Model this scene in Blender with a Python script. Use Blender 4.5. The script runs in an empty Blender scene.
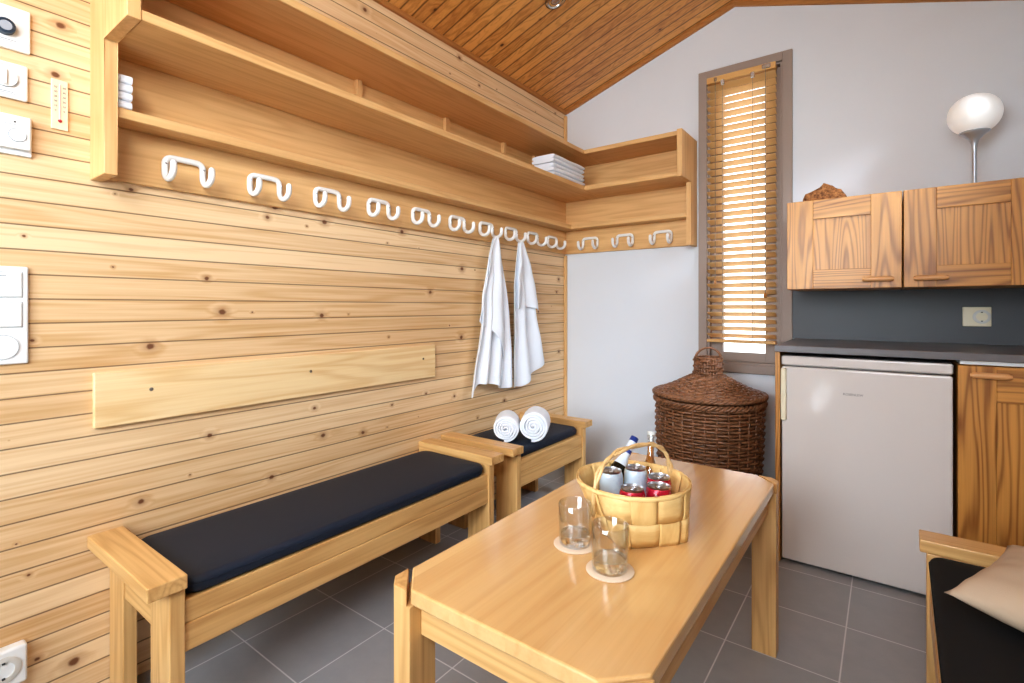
import bpy, bmesh, math, random
from mathutils import Vector, Matrix, noise
random.seed(7)
C = bpy.context.scene.collection
PI = math.pi

# ------------------------------------------------------------------ nodes
def srgb(r, g, b):
    f = lambda c: (c/255/12.92) if c/255 <= .04045 else ((c/255+.055)/1.055)**2.4
    return (f(r), f(g), f(b), 1)

class NT:
    def __init__(s, name):
        s.m = bpy.data.materials.new(name); s.m.use_nodes = True
        s.t = s.m.node_tree; s.t.nodes.clear()
        s.out = s.t.nodes.new('ShaderNodeOutputMaterial')
    def n(s, typ, ins=None, **kw):
        nd = s.t.nodes.new(typ)
        for k, v in kw.items(): setattr(nd, k, v)
        for k, v in (ins or {}).items(): s.put(nd.inputs[k], v)
        return nd
    def put(s, sock, v):
        if isinstance(v, bpy.types.NodeSocket): s.t.links.new(v, sock)
        else: sock.default_value = v
    def math(s, op, a, b=0.0, c=None, clamp=False):
        nd = s.t.nodes.new('ShaderNodeMath'); nd.operation = op; nd.use_clamp = clamp
        s.put(nd.inputs[0], a); s.put(nd.inputs[1], b)
        if c is not None: s.put(nd.inputs[2], c)
        return nd.outputs[0]
    def mix(s, f, a, b, bt='MIX'):
        nd = s.t.nodes.new('ShaderNodeMix'); nd.data_type = 'RGBA'; nd.blend_type = bt
        s.put(nd.inputs[0], f); s.put(nd.inputs[6], a); s.put(nd.inputs[7], b)
        return nd.outputs[2]
    def ramp(s, v, lo, hi):
        nd = s.t.nodes.new('ShaderNodeMapRange'); nd.clamp = True
        s.put(nd.inputs[0], v); s.put(nd.inputs[1], lo); s.put(nd.inputs[2], hi)
        return nd.outputs[0]
    def comb(s, x, y, z):
        return s.n('ShaderNodeCombineXYZ', {0: x, 1: y, 2: z}).outputs[0]
    def noise(s, vec, scale=1, detail=2, rough=.5, dist=0):
        return s.n('ShaderNodeTexNoise', {'Vector': vec, 'Scale': scale, 'Detail': detail, 'Roughness': rough, 'Distortion': dist}).outputs[0]
    def obj_xyz(s):
        tc = s.n('ShaderNodeTexCoord').outputs['Object']
        oi = s.n('ShaderNodeObjectInfo').outputs['Random']
        sp = s.n('ShaderNodeSeparateXYZ', {0: tc})
        return tc, list(sp.outputs), oi
    def bsdf(s, **kw):
        ins = {k.replace('_', ' '): v for k, v in kw.items()}
        b = s.n('ShaderNodeBsdfPrincipled', ins)
        s.t.links.new(b.outputs[0], s.out.inputs[0]); return b
    def bump(s, h, strength=.3, dist=.002):
        return s.n('ShaderNodeBump', {'Strength': strength, 'Distance': dist, 'Height': h}).outputs[0]

_cache = {}
def plain(name, col, rough=.5, metal=0, bump=0, bscale=400, var=.04, **kw):
    if name in _cache: return _cache[name]
    t = NT(name); tc, xyz, oi = t.obj_xyz()
    nz = t.noise(tc, bscale, 3)
    nl = t.noise(tc, 6, 2)
    c = t.mix(t.math('MULTIPLY', t.math('SUBTRACT', nl, .5), var*8, clamp=True), col, tuple(x*.8 for x in col[:3])+(1,))
    b = t.bsdf(Base_Color=c, Roughness=rough, Metallic=metal)
    for k, v in kw.items(): b.inputs[k.replace('_', ' ')].default_value = v
    if bump: t.put(b.inputs['Normal'], t.bump(nz, bump, .001))
    _cache[name] = t.m; return t.m

def wood(name, axis, light, dark, fig=.35, K=40, rough=.42, knots=0, plank=None, groove=True, pvar=.25, spec=.5, fx=5, coat=0, goff=None, use_rand=True, kcol=(116, 74, 46), streak=.35, gw=.0012, pw=2.2):
    """axis = grain direction 0/1/2, plank = (axis, pitch, offset)"""
    key = name+'_'+'xyz'[axis]
    if key in _cache: return _cache[key]
    t = NT(key); tc, xyz, oi = t.obj_xyz()
    a = xyz[axis]; o = [i for i in range(3) if i != axis]; b, c = xyz[o[0]], xyz[o[1]]
    off = t.math('MULTIPLY', oi, 13.7) if use_rand else 0.0
    gmask = None; prnd = None
    if plank:
        q = t.math('DIVIDE', t.math('SUBTRACT', xyz[plank[0]], plank[2]), plank[1])
        idx = t.math('FLOOR', q); fr = t.math('SUBTRACT', q, idx)
        prnd = t.n('ShaderNodeTexWhiteNoise', {'W': t.math('ADD', idx, .37)}, noise_dimensions='1D').outputs[0]
        off = t.math('ADD', off, t.math('MULTIPLY', prnd, 31.0))
        if groove:
            e = t.math('MINIMUM', fr, t.math('SUBTRACT', 1.0, fr))
            e = t.math('MULTIPLY', e, plank[1])
            gmask = t.math('SUBTRACT', 1.0, t.ramp(e, gw*.3, gw*1.4))
    ao = t.math('ADD', a, off)
    dk = None
    if knots:
        vv = t.comb(t.math('MULTIPLY', a, 1.0), b, c)
        vo = t.n('ShaderNodeTexVoronoi', {'Vector': vv, 'Scale': knots, 'Randomness': 1.0}, voronoi_dimensions='3D') if not plank else \
             t.n('ShaderNodeTexVoronoi', {'Vector': t.comb(t.math('MULTIPLY', a, .8), xyz[plank[0]], 0.0), 'Scale': knots, 'Randomness': 1.0}, voronoi_dimensions='2D')
        cs = t.n('ShaderNodeSeparateColor', {0: vo.outputs['Color']})
        rad = t.math('MULTIPLY', t.math('SUBTRACT', cs.outputs[0], .30, clamp=True), .0105*knots/.65)
        dd = t.math('ADD', vo.outputs['Distance'], t.math('MULTIPLY', t.math('SUBTRACT', t.noise(tc, 90, 1), .5), .004*knots))
        dk = t.math('DIVIDE', dd, t.math('ADD', rad, .0001))
        warp = t.math('MULTIPLY', t.math('SUBTRACT', 1.0, t.ramp(dk, .5, 4.0)), .35)
    fv = t.comb(t.math('MULTIPLY', ao, .8), t.math('MULTIPLY', b, fx), t.math('MULTIPLY', c, fx))
    fn = t.noise(fv, 1, 1.5, .45)
    if dk is not None: fn = t.math('ADD', fn, t.math('MULTIPLY', warp, .3))
    s = t.math('SINE', t.math('MULTIPLY', fn, K*2.2))
    rings = t.math('POWER', t.math('MULTIPLY_ADD', s, .5, .5), pw)
    sv = t.comb(t.math('MULTIPLY', ao, 3.0), t.math('MULTIPLY', b, 130), t.math('MULTIPLY', c, 130))
    st = t.noise(sv, 1, 3, .6)
    big = t.noise(t.comb(t.math('MULTIPLY', ao, 1.2), t.math('MULTIPLY', b, 9), t.math('MULTIPLY', c, 9)), 1, 2)
    f = t.math('ADD', t.math('MULTIPLY', rings, fig), t.math('MULTIPLY', t.ramp(st, .3, .75), streak))
    f = t.math('ADD', f, t.math('MULTIPLY', t.math('SUBTRACT', big, .5), .5))
    if prnd is not None: f = t.math('ADD', f, t.math('MULTIPLY', t.math('SUBTRACT', prnd, .5), pvar))
    f = t.math('ADD', f, 0.0, clamp=True)
    col = t.mix(f, light, dark)
    if dk is not None:
        halo = t.math('MULTIPLY', t.math('SUBTRACT', 1.0, t.ramp(dk, .8, 2.6)), .45)
        col = t.mix(halo, col, srgb(150, 92, 48))
        core = t.math('SUBTRACT', 1.0, t.ramp(dk, .55, 1.0))
        col = t.mix(core, col, srgb(*kcol))
    h = t.math('MULTIPLY', st, .15)
    if gmask is not None:
        col = t.mix(t.math('MULTIPLY', gmask, .8), col, srgb(84, 50, 24))
        h = t.math('SUBTRACT', h, t.math('MULTIPLY', gmask, 1.5))
    bs = t.bsdf(Base_Color=col, Roughness=t.math('MULTIPLY_ADD', st, .15, rough-.07), Coat_Weight=coat, Coat_Roughness=.12)
    bs.inputs['Specular IOR Level'].default_value = spec
    t.put(bs.inputs['Normal'], t.bump(h, .35, .0015))
    _cache[key] = t.m; return t.m

# wood families
P_WALL = dict(light=srgb(238, 209, 168), dark=srgb(206, 162, 110))
def bench_w(ax): return wood('bench_pine', ax, srgb(226, 184, 124), srgb(180, 126, 68), fig=.35, K=24, rough=.36, knots=3.2, fx=14)
def shelf_w(ax): return wood('shelf_pine', ax, srgb(230, 188, 132), srgb(194, 142, 86), fig=.28, K=22, rough=.42, knots=1.9, fx=12)
def cab_w(ax): return wood('cabinet_pine', ax, srgb(210, 152, 80), srgb(126, 72, 28), fig=.6, K=44, rough=.34, streak=.3, fx=11, pw=2.6)
def table_w(ax): return wood('table_birch', ax, srgb(240, 202, 144), srgb(206, 156, 98), fig=.16, K=18, rough=.20, plank=(0, .125, .03), groove=False, pvar=.7, coat=.8, fx=9, streak=.18)
def trim_w(ax): return wood('trim_brown', ax, srgb(190, 132, 74), srgb(146, 92, 44), fig=.2, rough=.5)
def slat_w(ax): return wood('slat_wood', ax, srgb(226, 180, 116), srgb(198, 146, 84), fig=.15, rough=.4)
chip_m = None
WHITE = plain('white_plastic', srgb(238, 240, 240), .35)
HOOKW = plain('white_lacquer', srgb(240, 240, 238), .22)
TERRY = plain('white_terry', srgb(238, 243, 250), .95, bump=.8, bscale=260, var=.02)
STEEL = plain('brushed_metal', srgb(200, 200, 200), .25, metal=1)
BLACK = plain('dark_fabric', srgb(26, 38, 56), .6, bump=.6, bscale=700)
BLACKV = plain('black_fabric', srgb(14, 13, 14), .9, bump=.6, bscale=700)
TAUPE = plain('taupe_paint', srgb(158, 142, 132), .5)
DARKM = plain('dark_seal', srgb(48, 44, 44), .5)
COUNTER = plain('counter_laminate', srgb(112, 108, 110), .32, bump=.05, bscale=300)
SPLASH = plain('splash_laminate', srgb(78, 80, 84), .45, bump=.05, bscale=300)
FRIDGE = plain('fridge_enamel', srgb(218, 211, 207), .12, var=.0)
CREAM = plain('cream_plastic', srgb(232, 222, 196), .35)
HANDLEW = plain('handle_wood', srgb(214, 160, 108), .35)
MARK = plain('mark_grey', srgb(140, 146, 156), .6)
INK = plain('mark_dark', srgb(60, 62, 66), .5)

# ------------------------------------------------------------------ mesh helpers
def nb(): return bmesh.new()
def add_box(bm, x0, x1, y0, y1, z0, z1, bev=.0015, seg=1, mi=0, M=None):
    r = bmesh.ops.create_cube(bm, size=1)
    vs = r['verts']
    S = Matrix.Translation(((x0+x1)/2, (y0+y1)/2, (z0+z1)/2)) @ Matrix.Diagonal((x1-x0, y1-y0, z1-z0, 1))
    bmesh.ops.transform(bm, matrix=S, verts=vs)
    fs = set(f for v in vs for f in v.link_faces)
    if bev:
        es = list(set(e for v in vs for e in v.link_edges))
        rr = bmesh.ops.bevel(bm, geom=es, offset=bev, segments=seg, affect='EDGES', profile=.5)
        vs = list(set(v for f in rr['faces'] for v in f.verts) | set(v for v in vs if v.is_valid))
        fs = set(f for v in vs for f in v.link_faces)
    for f in fs: f.material_index = mi
    if M is not None: bmesh.ops.transform(bm, matrix=M, verts=vs)
    return vs
def add_cyl(bm, p, r, h, seg=24, r2=None, M=None):
    rr = bmesh.ops.create_cone(bm, cap_ends=True, segments=seg, radius1=r, radius2=r if r2 is None else r2, depth=h)
    T = Matrix.Translation((p[0], p[1], p[2]+h/2))
    if M is not None: T = M @ T
    bmesh.ops.transform(bm, matrix=T, verts=rr['verts']); return rr['verts']
def add_lathe(bm, prof, seg=32, M=None, closed_ends=True):
    rings = []
    for r, z in prof:
        if r < 1e-6: rings.append([bm.verts.new((0, 0, z))])
        else: rings.append([bm.verts.new((r*math.cos(2*PI*i/seg), r*math.sin(2*PI*i/seg), z)) for i in range(seg)])
    for A, B in zip(rings, rings[1:]):
        for i in range(seg):
            j = (i+1) % seg
            if len(A) == 1 and len(B) == 1: continue
            if len(A) == 1: bm.faces.new((A[0], B[i], B[j]))
            elif len(B) == 1: bm.faces.new((A[i], A[j], B[0]))
            else: bm.faces.new((A[i], A[j], B[j], B[i]))
    vs = [v for R_ in rings for v in R_]
    if M is not None: bmesh.ops.transform(bm, matrix=M, verts=vs)
    return vs
def add_tube(bm, pts, r, seg=8, closed=False, caps=True, flat=None):
    """sweep circle (or flat=(rw,rt) ellipse) along pts"""
    n = len(pts); pts = [Vector(p) for p in pts]; rings = []
    up = None
    for i in range(n):
        if closed: T = (pts[(i+1) % n]-pts[i-1])
        else: T = pts[min(i+1, n-1)]-pts[max(i-1, 0)]
        T.normalize()
        if up is None:
            up = Vector((0, 0, 1)) if abs(T.z) < .9 else Vector((1, 0, 0))
        u = (up - T*up.dot(T)).normalized(); up = u
        v = T.cross(u)
        rr = r[i] if isinstance(r, (list, tuple)) else r
        ra, rb = (rr, rr) if flat is None else (rr*flat[0], rr*flat[1])
        rings.append([bm.verts.new(pts[i] + u*(ra*math.cos(2*PI*k/seg)) + v*(rb*math.sin(2*PI*k/seg))) for k in range(seg)])
    m = n if closed else n-1
    for i in range(m):
        A, B = rings[i], rings[(i+1) % n]
        for k in range(seg):
            j = (k+1) % seg
            try: bm.faces.new((A[k], A[j], B[j], B[k]))
            except ValueError: pass
    if caps and not closed:
        bm.faces.new(rings[0][::-1]); bm.faces.new(rings[-1])
    return [v for R_ in rings for v in R_]
def add_prism(bm, poly, z0, z1, M=None, bev=0):
    a = [bm.verts.new((x, y, z0)) for x, y in poly]; b = [bm.verts.new((x, y, z1)) for x, y in poly]
    n = len(poly)
    fs = [bm.faces.new(a[::-1]), bm.faces.new(b)]
    for i in range(n): fs.append(bm.faces.new((a[i], a[(i+1) % n], b[(i+1) % n], b[i])))
    vs = a+b
    if bev:
        es = list(set(e for v in vs for e in v.link_edges))
        rr = bmesh.ops.bevel(bm, geom=es, offset=bev, segments=2, affect='EDGES', profile=.5)
        vs = list(set(v for f in rr['faces'] for v in f.verts) | set(v for v in vs if v.is_valid))
    if M is not None: bmesh.ops.transform(bm, matrix=M, verts=vs)
    return vs
def obj(name, bm, mat, parent=None, smooth=False, mats=None, sub=0, solid=0, loc=None, angle=None):
    bmesh.ops.recalc_face_normals(bm, faces=bm.faces[:])
    me = bpy.data.meshes.new(name); bm.to_mesh(me); bm.free()
    o = bpy.data.objects.new(name, me); C.objects.link(o)
    for m in (mats or [mat]): me.materials.append(m)
    if smooth:
        for p in me.polygons: p.use_smooth = True
        if angle:
            try: me.set_sharp_from_angle(angle=math.radians(angle))
            except Exception: pass
    if parent: o.parent = parent
    if loc: o.location = loc
    if solid:
        md = o.modifiers.new('Solidify', 'SOLIDIFY'); md.thickness = solid; md.offset = 0
    if sub:
        md = o.modifiers.new('Subdivision', 'SUBSURF'); md.levels = sub; md.render_levels = sub
    return o
def obj_each(name, bm, mat, parent=None, smooth=False, angle=None):
    """every loose piece of bm becomes an object of its own"""
    bm.verts.index_update(); seen = set(); out = []
    for v0 in list(bm.verts):
        if v0 in seen: continue
        st = [v0]; isl = []; seen.add(v0)
        while st:
            v = st.pop(); isl.append(v)
            for e in v.link_edges:
                w = e.other_vert(v)
                if w not in seen: seen.add(w); st.append(w)
        nbm = bmesh.new(); mp = {v: nbm.verts.new(v.co) for v in isl}
        for f in set(f for v in isl for f in v.link_faces): nbm.faces.new([mp[v] for v in f.verts])
        out.append(obj(name, nbm, mat, parent, smooth, angle=angle))
    bm.free(); return out
def tag(o, label, cat, group=None, kind=None):
    if label: o['label'] = label
    if cat: o['category'] = cat
    if group: o['group'] = group
    if kind: o['kind'] = kind
    return o
def thing(name, label, cat, loc=(0, 0, 0), rotz=0, group=None):
    o = bpy.data.objects.new(name, None); C.objects.link(o)
    o.location = loc; o.rotation_euler = (0, 0, rotz); o.empty_display_size = .05
    return tag(o, label, cat, group)
def struct(o): o['kind'] = 'structure'; return o
def copy_tree(o, label=None, loc=None, rotz=None, parent=None):
    c = o.copy(); C.objects.link(c)
    if parent: c.parent = parent
    for ch in list(o.children): copy_tree(ch, parent=c)
    if label: c['label'] = label
    if loc: c.location = loc
    if rotz is not None: c.rotation_euler = (0, 0, rotz)
    return c
def text_mesh(name, s, size, mat, parent, M, label=None):
    cu = bpy.data.curves.new(name, 'FONT'); cu.body = s; cu.size = size; cu.align_x = 'CENTER'; cu.align_y = 'CENTER'; cu.extrude = .0002
    tmp = bpy.data.objects.new('t', cu); C.objects.link(tmp)
    dg = bpy.context.evaluated_depsgraph_get(); me = bpy.data.meshes.new_from_object(tmp.evaluated_get(dg))
    bpy.data.objects.remove(tmp); bpy.data.curves.remove(cu)
    me.transform(M); me.materials.clear(); me.materials.append(mat); me.name = name
    o = bpy.data.objects.new(name, me); C.objects.link(o); o.parent = parent
    return o

# ------------------------------------------------------------------ room dims
XL, XR, YB, YF = -1.714, .5, 2.9, -1.3
XRG = -.657; ZE = 2.34; SL = .3288
ZR = ZE+(XRG-XL)*SL
def zc(x): return ZE+(x-XL)*SL if x <= XRG else ZR-(x-XRG)*SL

# floor
t = NT('floor_tiles'); tc, xyz, oi = t.obj_xyz()
TP = .3025
masks = []; ids = []
for ax, o0 in ((0, -1.62), (1, 1.075)):
    q = t.math('DIVIDE', t.math('SUBTRACT', xyz[ax], o0), TP)
    i_ = t.math('FLOOR', q); fr = t.math('SUBTRACT', q, i_); ids.append(i_)
    e = t.math('MULTIPLY', t.math('MINIMUM', fr, t.math('SUBTRACT', 1.0, fr)), TP)
    masks.append(t.math('SUBTRACT', 1.0, t.ramp(e, .0013, .0026)))
gm = t.math('MAXIMUM', masks[0], masks[1])
rn = t.n('ShaderNodeTexWhiteNoise', {0: t.comb(ids[0], ids[1], 0.0)}, noise_dimensions='2D').outputs[0]
nz = t.noise(tc, 14, 5, .65); nf = t.noise(tc, 220, 3)
cc = t.mix(nz, srgb(150, 152, 156), srgb(172, 172, 174))
cc = t.mix(t.math('MULTIPLY', rn, .25), cc, srgb(138, 139, 142))
cc = t.mix(gm, cc, srgb(214, 213, 214))
b_ = t.bsdf(Base_Color=cc, Roughness=t.math('MULTIPLY_ADD', nf, .15, .32))
t.put(b_.inputs['Normal'], t.bump(t.math('SUBTRACT', t.math('MULTIPLY', nf, .12), gm), .3, .001))
bm = nb(); add_box(bm, XL-.15, XR+.15, YF-.15, YB+.15, -.1, 0, 0)
struct(obj('floor', bm, t.m))

# left wall, planked
wallpine = wood('wall_pine', 1, P_WALL['light'], P_WALL['dark'], fig=.34, K=20, rough=.5, knots=6.6, plank=(2, .061, 1.009), pvar=.6, use_rand=False, fx=20, gw=.0020, streak=.45)
bm = nb(); add_box(bm, XL-.12, XL, YF-.15, YB+.15, 0, ZE+.05, 0)
struct(obj('wall_left', bm, wallpine))
# plaster walls
t = NT('white_plaster'); tc, xyz, oi = t.obj_xyz()
b_ = t.bsdf(Base_Color=t.mix(t.noise(tc, 2.5, 3), srgb(224, 228, 234), srgb(217, 221, 227)), Roughness=.8)
t.put(b_.inputs['Normal'], t.bump(t.noise(tc, 160, 3), .12, .001))
PLASTER = t.m
# back wall with window hole: boxes around opening, gable top
WX0, WX1, WZ0, WZ1 = -.80, -.428, .743, 2.31
def wall_xz(name, x0, x1, y0, y1, hole, mat):
    bm = nb(); hx0, hx1, hz0, hz1 = hole
    zt = ZR+.1
    add_box(bm, x0, hx0, y0, y1, 0, zt, 0); add_box(bm, hx1, x1, y0, y1, 0, zt, 0)
    add_box(bm, hx0, hx1, y0, y1, 0, hz0, 0); add_box(bm, hx0, hx1, y0, y1, hz1, zt, 0)
    return struct(obj(name, bm, mat))
wall_xz('wall_back', XL, XR, YB, YB+.15, (WX0, WX1, WZ0, WZ1), PLASTER)
wall_xz('wall_front', XL, XR, YF-.15, YF, (-1.35, -.05, .75, 2.1), PLASTER)
# right wall with window hole
RY0, RY1, RZ0, RZ1 = 1.70, 2.48, 1.60, 2.12
bm = nb()
add_box(bm, XR, XR+.12, YF-.15, RY0, 0, 2.5, 0); add_box(bm, XR, XR+.12, RY1, YB+.15, 0, 2.5, 0)
add_box(bm, XR, XR+.12, RY0, RY1, 0, RZ0, 0); add_box(bm, XR, XR+.12, RY0, RY1, RZ1, 2.5, 0)
struct(obj('wall_right', bm, PLASTER))

# ceiling: two planked slopes
ceilw = wood('ceiling_pine', 0, srgb(234, 174, 100), srgb(172, 108, 48), fig=.35, K=22, rough=.36, knots=4.0, plank=(1, .066, .02), pvar=.55, use_rand=False, gw=.0045, fx=14, kcol=(90, 46, 24))
bm = nb()
for (xa, xb) in ((XL-.1, XRG), (XRG, XR+.15)):
    za = ZE+(xa-XL)*SL if xa < XRG else ZR; zb = ZR if xb <= XRG else ZR-(xb-XRG)*SL
    v = [bm.verts.new(p) for p in ((xa, YF-.15, za), (xb, YF-.15, zb), (xb, YB+.15, zb), (xa, YB+.15, za),
                                   (xa, YF-.15, za+.08), (xb, YF-.15, zb+.08), (xb, YB+.15, zb+.08), (xa, YB+.15, za+.08))]
    for f in ((0, 1, 2, 3), (7, 6, 5, 4), (0, 4, 5, 1), (1, 5, 6, 2), (2, 6, 7, 3), (3, 7, 4, 0)): bm.faces.new([v[i] for i in f])
struct(obj('ceiling', bm, ceilw))
# trims
bm = nb(); add_box(bm, XL, XL+.018, YF, YB, ZE-.018, ZE+.004, .003, 2)
struct(obj('trim_1', bm, trim_w(1)))
bm = nb(); add_box(bm, XL, XL+.018, YB-.02, YB, 0, 1.39, .003, 1); struct(obj('trim_2', bm, shelf_w(2)))
bm = nb(); add_box(bm, XL, XL+.018, YB-.02, YB, 1.978, ZE-.03, .003, 1); struct(obj('trim_5', bm, shelf_w(2)))
def slope_strip(name, xa, xb):
    bm = nb(); y0, y1 = YB-.016, YB
    za, zb = zc(xa), zc(xb)
    v = [bm.verts.new(p) for p in ((xa, y0, za-.022), (xb, y0, zb-.022), (xb, y1, zb-.022), (xa, y1, za-.022), (xa, y0, za+.01), (xb, y0, zb+.01), (xb, y1, zb+.01), (xa, y1, za+.01))]
    for f in ((0, 1, 2, 3), (7, 6, 5, 4), (0, 4, 5, 1), (1, 5, 6, 2), (2, 6, 7, 3), (3, 7, 4, 0)): bm.faces.new([v[i] for i in f])
    struct(obj(name, bm, trim_w(0)))
slope_strip('trim_3', XL+.02, XRG); slope_strip('trim_4', XRG, XR)

# ------------------------------------------------------------------ windows
def pane_mat():
    t = NT('window_glass')
    tr = t.n('ShaderNodeBsdfTransparent', {0: (.97, .98, 1, 1)}); gl = t.n('ShaderNodeBsdfGlossy', {'Roughness': .02})
    fr = t.n('ShaderNodeFresnel', {'IOR': 1.35})
    mx = t.n('ShaderNodeMixShader', {0: fr.outputs[0], 1: tr.outputs[0], 2: gl.outputs[0]})
    t.t.links.new(mx.outputs[0], t.out.inputs[0]); return t.m
PANE = pane_mat()
def frame_xz(bm, x0, x1, z0, z1, w, y0, y1, wb=None, bev=.002):
    wb = wb or w
    add_box(bm, x0, x0+w, y0, y1, z0, z1, bev); add_box(bm, x1-w, x1, y0, y1, z0, z1, bev)
    add_box(bm, x0+w, x1-w, y0, y1, z1-w, z1, bev); add_box(bm, x0+w, x1-w, y0, y1, z0, z0+wb, bev)
w1 = bpy.data.objects.new('window_1', None); C.objects.link(w1); w1['kind'] = 'structure'
bm = nb(); frame_xz(bm, -.845, -.383, .698, 2.352, .045, 2.882, 2.9, .046)
frame_xz(bm, -.80, -.428, .743, 2.31, .012, 2.9, 3.05)
obj('casing', bm, TAUPE, w1)
bm = nb(); add_box(bm, -.788, -.73, 2.935, 2.975, .755, 2.298); add_box(bm, -.515, -.44, 2.935, 2.975, .755, 2.298)
add_box(bm, -.73, -.515, 2.935, 2.975, .755, .803); add_box(bm, -.73, -.515, 2.935, 2.975, 2.24, 2.298)
obj('sash', bm, TAUPE, w1)
bm = nb(); add_box(bm, -.44, -.432, 2.915, 2.93, .76, 2.29, .001); obj('seal', bm, DARKM, w1)
bm = nb()
for z in (.98, 1.55, 2.1): add_cyl(bm, (-.436, 2.905, z), .005, .035, 10)
obj_each('hinge', bm, STEEL, w1)
bm = nb(); add_box(bm, -.73, -.515, 2.952, 2.956, .803, 2.24, 0); obj('pane', bm, PANE, w1)
w2 = bpy.data.objects.new('window_2', None); C.objects.link(w2); w2['kind'] = 'structure'
bm = nb()
for a in ((RY0, RY0+.02, RZ0, RZ1), (RY1-.02, RY1, RZ0, RZ1), (RY0+.02, RY1-.02, RZ0, RZ0+.02), (RY0+.02, RY1-.02, RZ1-.02, RZ1)):
    add_box(bm, XR+.04, XR+.09, *a)
obj('window_frame', bm, TAUPE, w2)
bm = nb(); add_box(bm, XR+.06, XR+.064, RY0+.02, RY1-.02, RZ0+.02, RZ1-.02, 0); obj('pane', bm, PANE, w2)
w3 = bpy.data.objects.new('window_3', None); C.objects.link(w3); w3['kind'] = 'structure'
bm = nb(); frame_xz(bm, -1.35, -.05, .75, 2.1, .05, YF-.09, YF-.04); add_box(bm, -.72, -.68, YF-.09, YF-.04, .8, 2.05)
obj('window_frame', bm, TAUPE, w3)
bm = nb(); add_box(bm, -1.3, -.1, YF-.066, YF-.062, .8, 2.05, 0); obj('pane', bm, PANE, w3)

# venetian blind
bl = thing('venetian_blind', 'wooden slatted venetian blind lowered over the narrow window', 'window blind', (-.62, 2.895, .84))
bx0, bx1 = -.178, .162
bm = nb(); nS = 36; tilt = math.radians(-30)
for i in range(nS):
    z = .055+i*.0388
    M = Matrix.Translation((0, 0, z)) @ Matrix.Rotation(tilt, 4, 'X')
    add_box(bm, bx0, bx1, -.0215, .0215, -.0013, .0013, .0005, M=M)
t = NT('blind_wood'); tc, xyz, oi = t.obj_xyz()
st = t.noise(t.comb(t.math('MULTIPLY', xyz[0], 4), t.math('MULTIPLY', xyz[1], 200), t.math('MULTIPLY', xyz[2], 30)), 1, 3)
cw = t.mix(st, srgb(246, 216, 160), srgb(222, 180, 118))
d_ = t.n('ShaderNodeBsdfPrincipled', {'Base Color': cw, 'Roughness': .4}); tr = t.n('ShaderNodeBsdfTranslucent', {0: srgb(252, 238, 216)})
mx = t.n('ShaderNodeMixShader', {0: .5, 1: d_.outputs[0], 2: tr.outputs[0]}); t.t.links.new(mx.outputs[0], t.out.inputs[0])
obj('slats', bm, t.m, bl)
bm = nb(); add_box(bm, bx0, bx1, -.022, .022, 1.435, 1.468, .002); obj('head_rail', bm, slat_w(0), bl)
bm = nb(); add_box(bm, bx0, bx1, -.021, .021, .018, .034, .003, 2); obj('bottom_rail', bm, slat_w(0), bl)
CORD = plain('cord_grey', srgb(150, 140, 128), .7)
for x in (-.095, .055):
    for yy in (-.023, .023):
        bm = nb(); add_tube(bm, [(x, yy, .03), (x, yy, 1.44)], .0011, 6); obj('ladder_cord', bm, CORD, bl)
    bm = nb(); add_box(bm, x-.009, x+.009, -.028, -.022, 1.41, 1.44, .001); obj('cord_clip', bm, STEEL, bl)
bm = nb(); add_tube(bm, [(-.13, -.032, 1.44), (-.13, -.032, .36)], .0016, 6); obj('tilt_cord', bm, CORD, bl)
bm = nb(); add_lathe(bm, [(0, 0), (.006, .002), (.008, .012), (.004, .028), (0, .03)], 12, Matrix.Translation((-.13, -.032, .335))); obj('tassel', bm, HANDLEW, bl, True)
bm = nb(); add_tube(bm, [(.118, -.034, 1.45), (.118, -.034, .28)], .0014, 6); obj('pull_cord', bm, CORD, bl)
bm = nb(); add_lathe(bm, [(0, 0), (.007, .002), (.010, .012), (.005, .028), (0, .03)], 12, Matrix.Translation((.118, -.034, .255))); obj('tassel', bm, trim_w(2), bl, True)
bm = nb(); add_box(bm, .1, .14, -.03, -.022, 1.44, 1.462, .002); add_cyl(bm, (-.13, -.03, 1.44), .008, .016, 10); obj_each('cord_lock', bm, STEEL, bl)

# ------------------------------------------------------------------ coat shelf (L shaped)
cs = thing('coat_shelf', 'long L-shaped pine wall shelf with a row of white hooks below', 'shelf', (XL, YB, 1.39))
def LB(name, d1, d2, z0, z1, y0=.441-2.9, x1=-.884+1.714, bev=.002, mat=None, inset=0):
    """L-shaped board: runs along left wall with depth d1 and along the back wall with depth d2 (local coords, corner at origin)"""
    bm = nb()
    z0 -= 1.39; z1 -= 1.39
    add_box(bm, 0.0, d1, y0, -inset, z0, z1, bev)
    o1 = obj(name, bm, shelf_w(1) if mat is None else mat, cs)
    bm = nb(); add_box(bm, d1, x1, -d2, 0, z0, z1, bev)
    o2 = obj(name, bm, shelf_w(0) if mat is None else mat, cs)
LB('top_shelf', .282, .26, 1.951, 1.975)
LB('middle_shelf', .282, .26, 1.737, 1.763)
LB('lower_shelf', .105, .105, 1.545, 1.572)
LB('hook_board', .018, .018, 1.397, 1.545)
LB('back_board', .012, .012, 1.572, 1.737)
LB('back_board', .012, .012, 1.763, 1.951)
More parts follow.
